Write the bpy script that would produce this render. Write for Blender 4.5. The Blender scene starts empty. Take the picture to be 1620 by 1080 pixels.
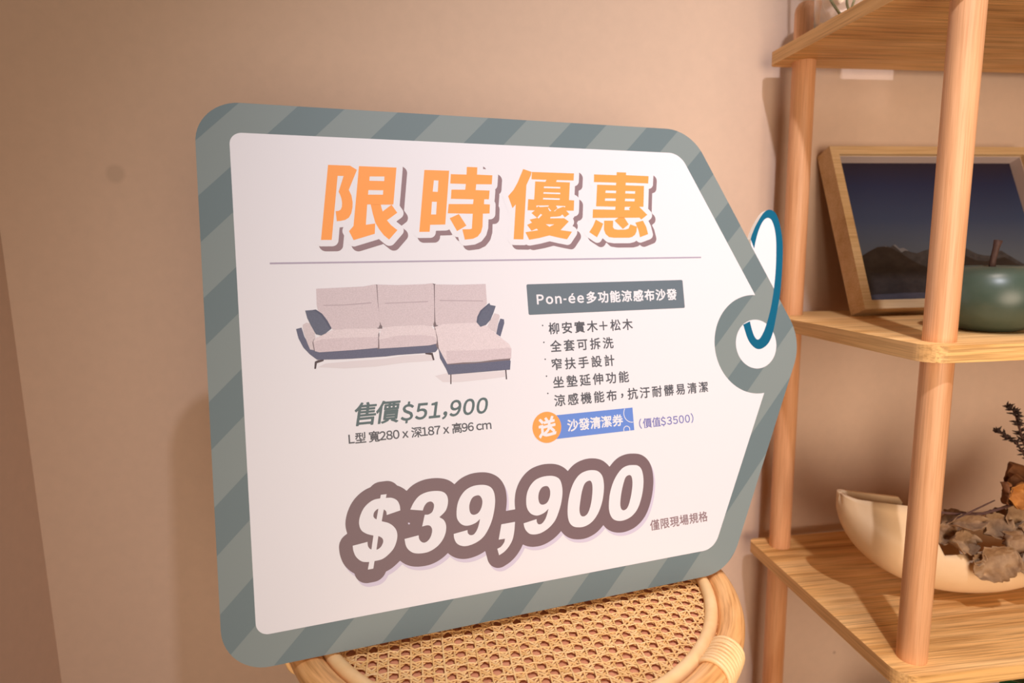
import bpy, bmesh, math, random
import numpy as np
from mathutils import Vector, Matrix, noise
from mathutils.geometry import tessellate_polygon

# ------------------------------------------------------------------ camera, world, lights, exposure
U = 0.0009            # one layout unit in metres
HC = 0.9171           # camera height above the floor
scene = bpy.context.scene
C = scene.collection


def W(x, y, z):
    return Vector((x * U, y * U, z * U + HC))


cam_data = bpy.data.cameras.new('camera')
cam = bpy.data.objects.new('camera', cam_data)
C.objects.link(cam)
R_ = Vector((0.9907943711534113, -0.13446245212126787, -0.015695956812249272))
U_ = Vector((0.03543881959039284, 0.14572199908837902, 0.9886906437545194))
F_ = Vector((0.13065452214430176, 0.9801453708257883, -0.1491457270323959))
cam.matrix_world = Matrix(((R_.x, U_.x, -F_.x, 0), (R_.y, U_.y, -F_.y, 0), (R_.z, U_.z, -F_.z, HC), (0, 0, 0, 1)))
cam_data.sensor_width = 36.0
cam_data.lens = 984.2048 / 1620 * 36
cam_data.clip_start = 0.02
cam_data.dof.use_dof = True
cam_data.dof.focus_distance = 0.62
cam_data.dof.aperture_fstop = 4.5
scene.camera = cam

world = bpy.data.worlds.new('showroom')
scene.world = world
world.use_nodes = True
bg = world.node_tree.nodes['Background']
bg.inputs[0].default_value = (1.0, 0.80, 0.66, 1)
bg.inputs[1].default_value = 0.02


def spot(name, loc, target, energy, colour, angle, blend, radius):
    d = bpy.data.lights.new(name, 'SPOT')
    d.energy = energy
    d.color = colour
    d.spot_size = math.radians(angle)
    d.spot_blend = blend
    d.shadow_soft_size = radius
    o = bpy.data.objects.new(name, d)
    C.objects.link(o)
    o.location = loc
    o.rotation_euler = (Vector(target) - Vector(loc)).to_track_quat('-Z', 'Y').to_euler()
    return o


spot('track_spotlight_shelf', W(290, -240, 1220), W(560, 800, -380), 55, (1.0, 1.0, 1.12), 84, 1.0, 0.022)
spot('added_overhead_fill', W(560, 380, 1500), W(610, 690, -500), 72, (1.0, 0.84, 0.76), 50, 1.0, 0.2)  # added soft fill from above, brightens stool and lower board; no known fitting
d = bpy.data.lights.new('showroom_glow', 'AREA')
d.shape = 'DISK'
d.size = 1.4
d.energy = 14.5
d.color = (1.0, 0.80, 0.61)
d.spread = math.radians(98)
glow = bpy.data.objects.new('showroom_glow', d)
C.objects.link(glow)
glow.location = W(480, -1400, -140)
glow.rotation_euler = (W(740, 1034, -150) - W(480, -1400, -140)).to_track_quat('-Z', 'Y').to_euler()

scene.view_settings.view_transform = 'Standard'
scene.view_settings.look = 'None'
scene.view_settings.exposure = -0.14
scene.view_settings.gamma = 1.0
scene.view_settings.use_curve_mapping = False


# ------------------------------------------------------------------ helpers
def lin(c):
    c = c / 255.0
    return c / 12.92 if c <= 0.04045 else ((c + 0.055) / 1.055) ** 2.4


def link_obj(name, me, mats, parent=None):
    o = bpy.data.objects.new(name, me)
    C.objects.link(o)
    for m in (mats if isinstance(mats, (list, tuple)) else [mats]):
        me.materials.append(m)
    if parent is not None:
        o.parent = parent
    return o


def from_bm(name, bm, mats, parent=None, smooth=False, origin=None):
    if origin is not None:
        bmesh.ops.translate(bm, verts=bm.verts, vec=-Vector(origin))
    bmesh.ops.recalc_face_normals(bm, faces=bm.faces)
    me = bpy.data.meshes.new(name)
    bm.to_mesh(me)
    bm.free()
    if smooth:
        for p in me.polygons:
            p.use_smooth = True
    o = link_obj(name, me, mats, parent)
    if origin is not None and parent is None:
        o.location = origin
    return o


def thing(name, label, cat, loc=(0, 0, 0), group=None):
    o = bpy.data.objects.new(name, None)
    o.empty_display_size = 0.02
    C.objects.link(o)
    o.location = loc
    return tag(o, label, cat, group)


def tag(o, label, cat, group=None):
    o['label'] = label
    o['category'] = cat
    if group:
        o['group'] = group
    return o


def tube(bm, pts, radii, seg=12, closed=False, caps=True):
    """sweep a round section along pts (Vectors)"""
    n = len(pts)
    if not isinstance(radii, (list, tuple)):
        radii = [radii] * n
    rings = []
    prev = None
    for i in range(n):
        if closed:
            t = pts[(i + 1) % n] - pts[i - 1]
        else:
            t = pts[min(i + 1, n - 1)] - pts[max(i - 1, 0)]
        t.normalize()
        if prev is None:
            a = Vector((0, 0, 1)) if abs(t.z) < 0.9 else Vector((1, 0, 0))
            nrm = (a - t * a.dot(t)).normalized()
        else:
            nrm = (prev - t * prev.dot(t)).normalized()
        prev = nrm
        b = t.cross(nrm)
        rings.append([bm.verts.new(pts[i] + (nrm * math.cos(k * 2 * math.pi / seg) + b * math.sin(k * 2 * math.pi / seg)) * radii[i]) for k in range(seg)])
    m = n if closed else n - 1
    for i in range(m):
        A, B = rings[i], rings[(i + 1) % n]
        for k in range(seg):
            bm.faces.new((A[k], A[(k + 1) % seg], B[(k + 1) % seg], B[k]))
    if not closed and caps:
        bm.faces.new(rings[0][::-1])
        bm.faces.new(rings[-1])
    return rings


def lathe(bm, profile, centre, seg=40):
    """profile: list of (radius, z) world metres, about a vertical axis"""
    rings = []
    for r, z in profile:
        if r < 1e-6:
            rings.append([bm.verts.new((centre[0], centre[1], z))])
        else:
            rings.append([bm.verts.new((centre[0] + r * math.cos(2 * math.pi * k / seg), centre[1] + r * math.sin(2 * math.pi * k / seg), z)) for k in range(seg)])
    for A, B in zip(rings[:-1], rings[1:]):
        for k in range(seg):
            k2 = (k + 1) % seg
            if len(A) == 1 and len(B) == 1:
                continue
            if len(A) == 1:
                bm.faces.new((A[0], B[k], B[k2]))
            elif len(B) == 1:
                bm.faces.new((A[k], A[k2], B[0]))
            else:
                bm.faces.new((A[k], A[k2], B[k2], B[k]))


def prism(bm, loop, z0, z1):
    """loop of (x, y) -> closed solid between z0 and z1"""
    lo = [bm.verts.new((x, y, z0)) for x, y in loop]
    hi = [bm.verts.new((x, y, z1)) for x, y in loop]
    tris = tessellate_polygon([[Vector((x, y, 0)) for x, y in loop]])
    for t in tris:
        bm.faces.new([hi[i] for i in t])
        bm.faces.new([lo[i] for i in t][::-1])
    n = len(loop)
    for i in range(n):
        bm.faces.new((lo[i], lo[(i + 1) % n], hi[(i + 1) % n], hi[i]))


def rounded(pts, seg=10):
    """pts: (x, y, radius) -> list of (x, y) with filleted corners"""
    out = []
    n = len(pts)
    for i in range(n):
        p = Vector(pts[i][:2])
        r = pts[i][2]
        a = Vector(pts[i - 1][:2]) - p
        b = Vector(pts[(i + 1) % n][:2]) - p
        if r <= 0:
            out.append((p.x, p.y))
            continue
        a.normalize()
        b.normalize()
        ang = a.angle(b)
        t = r / math.tan(ang / 2)
        c = p + (a + b).normalized() * (r / math.sin(ang / 2))
        s = p + a * t - c
        e = p + b * t - c
        a0 = math.atan2(s.y, s.x)
        d = math.atan2(e.y, e.x) - a0
        while d > math.pi:
            d -= 2 * math.pi
        while d < -math.pi:
            d += 2 * math.pi
        for k in range(seg + 1):
            w = a0 + d * k / seg
            out.append((c.x + r * math.cos(w), c.y + r * math.sin(w)))
    return out


# ------------------------------------------------------------------ materials
def mat_plain(name, rgb, rough=0.6, spec=0.3, **kw):
    m = bpy.data.materials.new(name)
    m.use_nodes = True
    p = m.node_tree.nodes['Principled BSDF']
    p.inputs['Base Color'].default_value = (*rgb, 1)
    p.inputs['Roughness'].default_value = rough
    p.inputs['Specular IOR Level'].default_value = spec
    for k, v in kw.items():
        p.inputs[k].default_value = v
    return m


def nodes_of(m):
    nt = m.node_tree
    return nt, nt.nodes, nt.links, nt.nodes['Principled BSDF']


def mat_noise(name, ca, cb, scale=(10, 10, 10), detail=6, rough=0.6, spec=0.3, bump=0.0, lo=0.3, hi=0.7, bscale=None, distort=0.0):
    """two-tone noise, stretched by SCALE in object space"""
    m = mat_plain(name, ca, rough, spec)
    nt, N, L, p = nodes_of(m)
    tc = N.new('ShaderNodeTexCoord')
    mp = N.new('ShaderNodeMapping')
    mp.inputs['Scale'].default_value = scale
    nz = N.new('ShaderNodeTexNoise')
    nz.inputs['Scale'].default_value = 1.0
    nz.inputs['Detail'].default_value = detail
    nz.inputs['Roughness'].default_value = 0.6
    nz.inputs['Distortion'].default_value = distort
    cr = N.new('ShaderNodeValToRGB')
    cr.color_ramp.elements[0].position = lo
    cr.color_ramp.elements[0].color = (*ca, 1)
    cr.color_ramp.elements[1].position = hi
    cr.color_ramp.elements[1].color = (*cb, 1)
    L.new(tc.outputs['Object'], mp.inputs['Vector'])
    L.new(mp.outputs['Vector'], nz.inputs['Vector'])
    L.new(nz.outputs['Fac'], cr.inputs['Fac'])
    L.new(cr.outputs['Color'], p.inputs['Base Color'])
    if bump:
        bp = N.new('ShaderNodeBump')
        bp.inputs['Strength'].default_value = bump
        bp.inputs['Distance'].default_value = 0.001
        L.new(nz.outputs['Fac'], bp.inputs['Height'])
        L.new(bp.outputs['Normal'], p.inputs['Normal'])
    return m


def mat_wood(name, base, dark, light, along='x', fine=420.0, wide=26.0, stretch=0.035, rough=0.5, bump=0.15, contrast=1.0, polar=0.0):
    """streaked timber: broad bands of growth rings plus fine pores, running along one axis"""
    m = mat_plain(name, base, rough, 0.35)
    nt, N, L, p = nodes_of(m)
    tc = N.new('ShaderNodeTexCoord')
    vec = tc.outputs['Object']
    if polar:      # grain follows a hoop about the local z axis
        sx = N.new('ShaderNodeSeparateXYZ')
        L.new(vec, sx.inputs[0])
        at = N.new('ShaderNodeMath')
        at.operation = 'ARCTAN2'
        L.new(sx.outputs['Y'], at.inputs[0])
        L.new(sx.outputs['X'], at.inputs[1])
        ml = N.new('ShaderNodeMath')
        ml.operation = 'MULTIPLY'
        ml.inputs[1].default_value = polar
        L.new(at.outputs[0], ml.inputs[0])
        cv = N.new('ShaderNodeCombineXYZ')
        L.new(sx.outputs['X'], cv.inputs[0])
        L.new(sx.outputs['Y'], cv.inputs[1])
        ln = N.new('ShaderNodeVectorMath')
        ln.operation = 'LENGTH'
        L.new(cv.outputs[0], ln.inputs[0])
        c2 = N.new('ShaderNodeCombineXYZ')
        L.new(ml.outputs[0], c2.inputs[0])
        L.new(ln.outputs['Value'], c2.inputs[1])
        L.new(sx.outputs['Z'], c2.inputs[2])
        vec = c2.outputs[0]

    def noise_at(s, st, det, dist):
        mp = N.new('ShaderNodeMapping')
        sc = [s, s, s]
        sc['xyz'.index(along)] = s * st
        mp.inputs['Scale'].default_value = sc
        nz = N.new('ShaderNodeTexNoise')
        nz.inputs['Scale'].default_value = 1
        nz.inputs['Detail'].default_value = det
        nz.inputs['Roughness'].default_value = 0.55
        nz.inputs['Distortion'].default_value = dist
        L.new(vec, mp.inputs['Vector'])
        L.new(mp.outputs['Vector'], nz.inputs['Vector'])
        return nz
    a = noise_at(wide, stretch * 3.0, 3, 0.6)
    b = noise_at(fine, stretch * 0.6, 4, 0.1)
    c = noise_at(wide * 3.2, stretch * 1.2, 3, 0.3)
    r1 = N.new('ShaderNodeValToRGB')
    e = r1.color_ramp.elements
    e[0].position = 0.34
    e[0].color = (*dark, 1)
    e[1].position = 0.62
    e[1].color = (*light, 1)
    k = e.new(0.46)
    k.color = (*base, 1)
    mx = N.new('ShaderNodeMix')
    mx.data_type = 'FLOAT'
    mx.inputs[0].default_value = 0.45
    L.new(a.outputs['Fac'], mx.inputs[2])
    L.new(c.outputs['Fac'], mx.inputs[3])
    L.new(mx.outputs[0], r1.inputs['Fac'])
    r2 = N.new('ShaderNodeValToRGB')
    r2.color_ramp.elements[0].position = 0.36
    v = 1.0 - 0.42 * contrast
    r2.color_ramp.elements[0].color = (v, v * 0.94, v * 0.88, 1)
    r2.color_ramp.elements[1].position = 0.56
    r2.color_ramp.elements[1].color = (1, 1, 1, 1)
    L.new(b.outputs['Fac'], r2.inputs['Fac'])
    mc = N.new('ShaderNodeMix')
    mc.data_type = 'RGBA'
    mc.blend_type = 'MULTIPLY'
    mc.inputs[0].default_value = 1.0
    L.new(r1.outputs['Color'], mc.inputs[6])
    L.new(r2.outputs['Color'], mc.inputs[7])
    L.new(mc.outputs[2], p.inputs['Base Color'])
    bp = N.new('ShaderNodeBump')
    bp.inputs['Strength'].default_value = bump
    bp.inputs['Distance'].default_value = 0.0006
    L.new(b.outputs['Fac'], bp.inputs['Height'])
    L.new(bp.outputs['Normal'], p.inputs['Normal'])
    return m


M_board = mat_wood('oak_veneer', (0.83, 0.475, 0.175), (0.52, 0.245, 0.06), (0.93, 0.59, 0.26), 'x', 420, 22)
M_board_end = mat_wood('oak_edge_band', (0.72, 0.41, 0.16), (0.58, 0.30, 0.10), (0.80, 0.49, 0.21), 'y', 420, 22, contrast=0.6)
M_pole = mat_wood('beech_dowel', (0.74, 0.375, 0.185), (0.60, 0.265, 0.11), (0.80, 0.44, 0.235), 'z', 700, 24, rough=0.42, bump=0.06, contrast=0.35)
M_frame = mat_wood('ash_moulding', (0.62, 0.42, 0.22), (0.52, 0.33, 0.15), (0.70, 0.50, 0.29), 'x', 500, 20, rough=0.5, bump=0.08, contrast=0.4)
M_rattan = mat_wood('rattan_pole', (0.84, 0.44, 0.17), (0.58, 0.25, 0.07), (0.90, 0.52, 0.23), 'x', 260, 16, stretch=0.3, rough=0.38, bump=0.1, contrast=0.6)
M_hoop = mat_wood('rattan_hoop', (0.84, 0.44, 0.17), (0.60, 0.27, 0.08), (0.90, 0.52, 0.23), 'x', 420, 40, stretch=0.08, rough=0.38, bump=0.1, contrast=0.6, polar=0.23)
M_rattan_light = mat_noise('peeled_rattan', (0.86, 0.53, 0.24), (0.92, 0.63, 0.33), (30, 30, 30), 3, 0.4, 0.4)
M_wall = mat_noise('wall_paint', (0.60, 0.446, 0.348), (0.63, 0.466, 0.362), (60, 60, 60), 8, 0.85, 0.15, bump=0.04)
M_floor = mat_wood('floorboards', (0.42, 0.24, 0.12), (0.30, 0.16, 0.07), (0.5, 0.3, 0.16), 'x', 200, 8)


def add_wall_stain(m, spots):
    nt, N, L, p = nodes_of(m)
    src = p.inputs['Base Color'].links[0].from_socket
    tc = N.new('ShaderNodeTexCoord')
    for (c, r, k) in spots:
        ds = N.new('ShaderNodeVectorMath')
        ds.operation = 'DISTANCE'
        ds.inputs[1].default_value = c
        L.new(tc.outputs['Object'], ds.inputs[0])
        mr = N.new('ShaderNodeMapRange')
        mr.inputs['From Min'].default_value = r * 0.6
        mr.inputs['From Max'].default_value = r
        mr.inputs['To Min'].default_value = k
        mr.inputs['To Max'].default_value = 0.0
        L.new(ds.outputs['Value'], mr.inputs['Value'])
        mx = N.new('ShaderNodeMix')
        mx.data_type = 'RGBA'
        mx.inputs[7].default_value = (0.22, 0.16, 0.12, 1)
        L.new(mr.outputs['Result'], mx.inputs[0])
        L.new(src, mx.inputs[6])
        src = mx.outputs[2]
    L.new(src, p.inputs['Base Color'])


add_wall_stain(M_wall, [(W(-460, 1034, 119), 0.0145, 0.22), (W(773, 1034, -804), 0.0035, 0.5)])

# ------------------------------------------------------------------ the setting
YW = 1034


def slab(name, x0, x1, y0, y1, z0, z1, m):
    bm = bmesh.new()
    bmesh.ops.create_cube(bm, size=1)
    a, b = W(x0, y0, z0), W(x1, y1, z1)
    for v in bm.verts:
        v.co = Vector((a.x if v.co.x < 0 else b.x, a.y if v.co.y < 0 else b.y, a.z if v.co.z < 0 else b.z))
    o = from_bm(name, bm, m)
    o['kind'] = 'structure'
    return o


slab('wall_back', -2600, 2600, YW, YW + 110, -1019, 1900, M_wall)
slab('wall_left', -780, -628, 420, YW, -1019, 1900, M_wall)
slab('floor', -2600, 2600, -1500, YW + 110, -1050, -1019, M_floor)

# ------------------------------------------------------------------ the shelf unit
SX0, SX1, SY0, SY1 = 560, 1460, 623, 998
TOPS = (303.2, -117.7, -529.6, -941.5)
TB = 20.2
shelf = thing('wooden_shelf_unit', 'open oak shelf unit with round beech posts standing against the wall', 'shelf', W(1010, 810, -1019))
S0 = Vector(shelf.location)
for z in TOPS:
    bm = bmesh.new()
    loop = rounded([(SX0, SY0, 26), (SX1, SY0, 26), (SX1, SY1, 12), (SX0, SY1, 12)], 10)
    prism(bm, [(x * U, y * U) for x, y in loop], (z - TB) * U + HC, z * U + HC)
    o = from_bm('shelf_board', bm, [M_board, M_board_end], shelf, origin=S0)
    for f in o.data.polygons:
        if abs(f.normal.x) > 0.6:
            f.material_index = 1
    bv = o.modifiers.new('bevel', 'BEVEL')
    bv.width = 0.0009
    bv.segments = 2
    bv.limit_method = 'ANGLE'
PR = 17.5
for (px, py) in ((600.4, 657.6), (602.1, 966.6), (1420, 657.6), (1420, 966.6)):
    bm = bmesh.new()
    zt = 372
    prof = [(0, -1019), (PR * .9, -1019), (PR, -1016), (PR, zt - 16), (PR * .93, zt - 9), (PR * .72, zt - 3), (PR * .4, zt), (0, zt + .6)]
    lathe(bm, [(r * U, z * U + HC) for r, z in prof], (px * U, py * U), 40)
    o = from_bm('post', bm, M_pole, shelf, True, origin=S0)

# ------------------------------------------------------------------ rattan stool
SCX, SCY, RIM_R, RIM_T, RIM_Z = 90.0, 720.0, 256.5, 15.0, -421.9
stool = thing('rattan_stool', 'round rattan stool with woven cane top, under the price sign', 'stool', W(SCX, SCY, -1019))
T0 = Vector(stool.location)
stool.rotation_euler = (0, 0.0072, 0)


def circ(r, z, n=96, a0=0.0, a1=2 * math.pi, end=False):
    m = n + 1 if end else n
    return [W(SCX + r * math.cos(a0 + (a1 - a0) * i / n), SCY + r * math.sin(a0 + (a1 - a0) * i / n), z) for i in range(m)]


bm = bmesh.new()
tube(bm, circ(RIM_R, RIM_Z), RIM_T * U, 18, closed=True)
from_bm('rim', bm, M_hoop, stool, True, origin=T0)
bm = bmesh.new()
tube(bm, circ(RIM_R - RIM_T - 6.2, RIM_Z + 7.2), 7.4 * U, 12, closed=True)
from_bm('inner_ring', bm, M_rattan_light, stool, True, origin=T0)
# plywood disc below the weave
bm = bmesh.new()
lathe(bm, [(0, (RIM_Z - 8) * U + HC), (246 * U, (RIM_Z - 8) * U + HC), (246 * U, (RIM_Z + 1.2) * U + HC), (0, (RIM_Z + 1.2) * U + HC)], (SCX * U, SCY * U), 64)
from_bm('seat_panel', bm, mat_noise('stained_plywood', (0.72, 0.31, 0.16), (0.80, 0.38, 0.21), (40, 40, 40), 4, 0.6), stool, origin=T0)

# woven cane: pairs of strands both ways plus two diagonals, eight-sided holes
PITCH, CANE_R, CANE_ROT, CANE_Z = 15.9, 244.0, math.radians(47.0), RIM_Z + 4.6
M_cane = mat_plain('cane', (0.74, 0.45, 0.19), 0.42, 0.4)
nt, N, L, p = nodes_of(M_cane)
geo = N.new('ShaderNodeNewGeometry')
cr = N.new('ShaderNodeValToRGB')
cr.color_ramp.elements[0].color = (0.70, 0.37, 0.11, 1)
cr.color_ramp.elements[1].color = (0.95, 0.67, 0.34, 1)
k_ = cr.color_ramp.elements.new(0.45)
k_.color = (0.88, 0.53, 0.21, 1)
tc = N.new('ShaderNodeTexCoord')
nz = N.new('ShaderNodeTexNoise')
nz.inputs['Scale'].default_value = 70
nz.inputs['Detail'].default_value = 3
ad = N.new('ShaderNodeMath')
ad.operation = 'MULTIPLY_ADD'
ad.inputs[1].default_value = 0.5
mu = N.new('ShaderNodeMath')
mu.operation = 'MULTIPLY'
mu.inputs[1].default_value = 0.6
L.new(tc.outputs['Object'], nz.inputs['Vector'])
L.new(nz.outputs['Fac'], mu.inputs[0])
L.new(geo.outputs['Random Per Island'], ad.inputs[0])
L.new(mu.outputs[0], ad.inputs[2])
L.new(ad.outputs[0], cr.inputs['Fac'])
L.new(cr.outputs['Color'], p.inputs['Base Color'])
bm = bmesh.new()
rng = random.Random(4)


def strand(ang, off, width, phase, base, amp):
    """one flat strand at perpendicular offset OFF (units) in direction ANG"""
    d = Vector((math.cos(ang), math.sin(ang)))
    n = Vector((-d.y, d.x))
    if abs(off) > CANE_R - 1:
        return
    half = math.sqrt(CANE_R ** 2 - off ** 2)
    steps = max(2, int(2 * half / (PITCH * 0.25)))
    prev = None
    jit = rng.uniform(-.5, .5)
    for i in range(steps + 1):
        s = -half + 2 * half * i / steps
        c = d * s + n * (off + jit + 0.25 * math.sin(s * 0.05 + off))
        z = base + amp * math.cos(2 * math.pi * s / PITCH + phase)
        row = [bm.verts.new(W(SCX + (c + n * w).x, SCY + (c + n * w).y, CANE_Z + z + q)) for w, q in ((-width, -0.35), (0, 0.25), (width, -0.35))]
        if prev:
            for a in range(2):
                bm.faces.new((prev[a], prev[a + 1], row[a + 1], row[a]))
        prev = row


NL = int(CANE_R / PITCH) + 2
for i in range(-NL, NL + 1):
    for s in (-1, 1):
        o_ = (i + 0.5) * PITCH + s * 1.6
        strand(CANE_ROT, o_, 1.35, 0.0 if s > 0 else math.pi, 0.0, 0.55)
        strand(CANE_ROT + math.pi / 2, o_, 1.35, math.pi if s > 0 else 0.0, 0.35, 0.55)
ND = int(CANE_R / (PITCH * 0.7071)) + 2
for i in range(-ND, ND + 1):
    o_ = (i + 0.5) * PITCH * 0.70711
    strand(CANE_ROT + math.pi / 4, o_, 1.1, 0.0, 0.8, 0.75)
    strand(CANE_ROT - math.pi / 4, o_, 1.1, math.pi, 0.9, 0.75)
o = from_bm('cane_weave', bm, M_cane, stool, True, origin=T0)
sd = o.modifiers.new('thickness', 'SOLIDIFY')
sd.thickness = 0.0005
sd.offset = -1

# legs with cane bindings where they meet the rim, and a lower ring
LEGS = [math.radians(a) for a in (-43, -164, 32, 137)]
for a in LEGS:
    bm = bmesh.new()
    pts = []
    for t in range(9):
        f = t / 8
        r = RIM_R - 12 + 26 * math.sin(f * 2.4) * 0.5
        pts.append(W(SCX + r * math.cos(a), SCY + r * math.sin(a), RIM_Z - 12 - (1019 + RIM_Z - 12) * f))
    tube(bm, pts, 12 * U, 14)
    from_bm('leg', bm, M_rattan, stool, True, origin=T0)
    bm = bmesh.new()
    for j in range(9):
        aa = a + (j - 4) * 0.021 + rng.uniform(-.003, .003)
        cc = Vector((SCX + RIM_R * math.cos(aa), SCY + RIM_R * math.sin(aa)))
        rad = Vector((math.cos(aa), math.sin(aa)))
        ring = []
        lean = rng.uniform(-.008, .008)
        for q in range(22):
            w = 2 * math.pi * q / 22
            rr = RIM_T + 1.6
            a2 = aa + lean * math.sin(w)
            rd = Vector((math.cos(a2), math.sin(a2)))
            ring.append(W(SCX + rd.x * (RIM_R + rr * math.cos(w)), SCY + rd.y * (RIM_R + rr * math.cos(w)), RIM_Z + rr * math.sin(w) * (1.0 if math.sin(w) > 0 else 1.5)))
        tube(bm, ring, 2.6 * U, 8, closed=True)
    from_bm('cane_binding', bm, M_rattan_light, stool, True, origin=T0)
bm = bmesh.new()
tube(bm, circ(RIM_R + 0, -840), 10 * U, 12, closed=True)
from_bm('lower_ring', bm, M_hoop, stool, True, origin=T0)

# ------------------------------------------------------------------ the price tag sign
# sign plane: u along the board, v up, n towards the viewer (all in layout units)
TITLE = [[[(1403,2457),(1656,2456),(1733,2407),(1623,2162),(1650,2095),(1659,2016),(1653,1948),(1635,1880),(1605,1829),(1560,1800),(1506,1788),(1463,1784),(1457,1905),(1491,1908),(1516,1923),(1531,1957),(1536,2002),(1532,2058),(1519,2103),(1504,2136),(1573,2328),(1505,2328),(1393,1562),(1272,1562)]],[[(1759,2454),(2206,2451),(2139,1994),(2105,1991),(1987,1989),(1867,1990),(1827,1989),(1796,1743),(1907,1759),(1894,1634),(1642,1558),(1596,1666),(1651,1728)],[(1877,2332),(2053,2336),(2047,2280),(1871,2279)],[(1852,2165),(2028,2166),(2021,2112),(1845,2109)]],[[(1867,1992),(1987,1991),(1994,1949),(2005,1906),(2116,1991),(2179,1892),(2049,1798),(2096,1738),(2167,1679),(2060,1563),(1999,1617),(1948,1691),(1908,1770),(1886,1873)]],[[(2548,2433),(2862,2433),(2764,1750),(2573,1745),(2561,1658),(2432,1657)],[(2659,2306),(2716,2304),(2697,2160),(2634,2162)],[(2616,2035),(2677,2035),(2656,1875),(2594,1875)]],[[(3094,2489),(3232,2489),(3221,2394),(3425,2391),(3408,2273),(3201,2269),(3189,2194),(3373,2191),(3355,2077),(3293,2078),(3285,2014),(3363,2011),(3350,1895),(3261,1891),(3244,1724),(3218,1652),(3171,1598),(3108,1570),(3000,1558),(2977,1690),(3079,1692),(3102,1699),(3127,1889),(2805,1891),(2825,2009),(3140,2013),(3152,2074),(2858,2076),(2874,2193),(3052,2196),(3065,2269),(2864,2270),(2880,2390),(3083,2390)]],[[(2825,1830),(2947,1884),(3034,1737),(2908,1667)]],[[(3852,2487),(3967,2452),(3953,2407),(3880,2274),(3781,1559),(3648,1562),(3712,2017),(3664,1967),(3617,2123),(3697,2207),(3762,2308)]],[[(3970,2452),(4573,2451),(4560,2353),(4315,2353),(4305,2327),(4503,2326),(4470,2086),(4544,2083),(4527,1943),(4418,1942),(4459,1896),(4389,1852),(4357,1891),(4329,1869),(4274,1861),(4185,1857),(4179,1837),(4380,1840),(4442,1797),(4314,1681),(4477,1659),(4396,1558),(4279,1580),(4148,1610),(4000,1576),(3862,1553),(3816,1653),(3995,1679),(3977,1700),(3903,1671),(3847,1749),(3918,1779),(3888,1819),(3992,1842),(3921,1906),(3969,1941),(3869,1942),(3890,2089),(3973,2085),(4007,2326),(4150,2325),(4168,2351),(3957,2354)],[(4127,2263),(4359,2261),(4355,2240),(4121,2241)],[(4114,2186),(4352,2183),(4348,2163),(4109,2165)],[(4103,2111),(4339,2107),(4334,2086),(4097,2088)],[(3996,2006),(4176,2010),(4165,1994),(4045,1986),(4026,1999),(3998,1981)],[(3997,1845),(4049,1898),(4069,1883),(4015,1834)],[(4107,1759),(4231,1758),(4160,1725)],[(4275,2009),(4410,2004),(4403,1986),(4379,1996),(4289,1965),(4250,1931),(4240,1936),(4294,1972)],[(4164,1984),(4203,1935),(4180,1932),(4163,1963)]],[[(5218,2487),(5363,2487),(5360,2450),(5714,2446),(5698,2342),(5345,2344),(5339,2307),(5628,2305),(5591,2010),(5523,2009),(5641,1898),(5540,1830),(5513,1856),(4796,1847),(4811,1964),(5147,1963),(5155,2005),(4862,2007),(4904,2305),(5190,2304),(5197,2340),(4859,2340),(4870,2446),(5212,2445)],[(5027,2228),(5186,2228),(5180,2194),(5019,2194)],[(5010,2119),(5171,2120),(5165,2086),(5002,2085)],[(5330,2227),(5482,2227),(5475,2192),(5323,2193)],[(5315,2120),(5464,2120),(5458,2085),(5308,2085)],[(5298,2006),(5391,2007),(5360,1984),(5373,1962),(5291,1960)]],[[(4841,1825),(4948,1769),(4906,1687),(4838,1584),(4730,1654),(4790,1731)]],[[(4965,1811),(5103,1812),(5092,1720),(5112,1695),(5161,1687),(5276,1689),(5328,1703),(5362,1762),(5462,1730),(5449,1664),(5423,1618),(5376,1588),(5324,1576),(5094,1576),(5017,1587),(4971,1629),(4952,1687)]],[[(5123,1813),(5190,1857),(5277,1859),(5336,1761),(5241,1697)]],[[(5442,1787),(5565,1815),(5609,1724),(5628,1626),(5497,1583),(5480,1684)]]]
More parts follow.
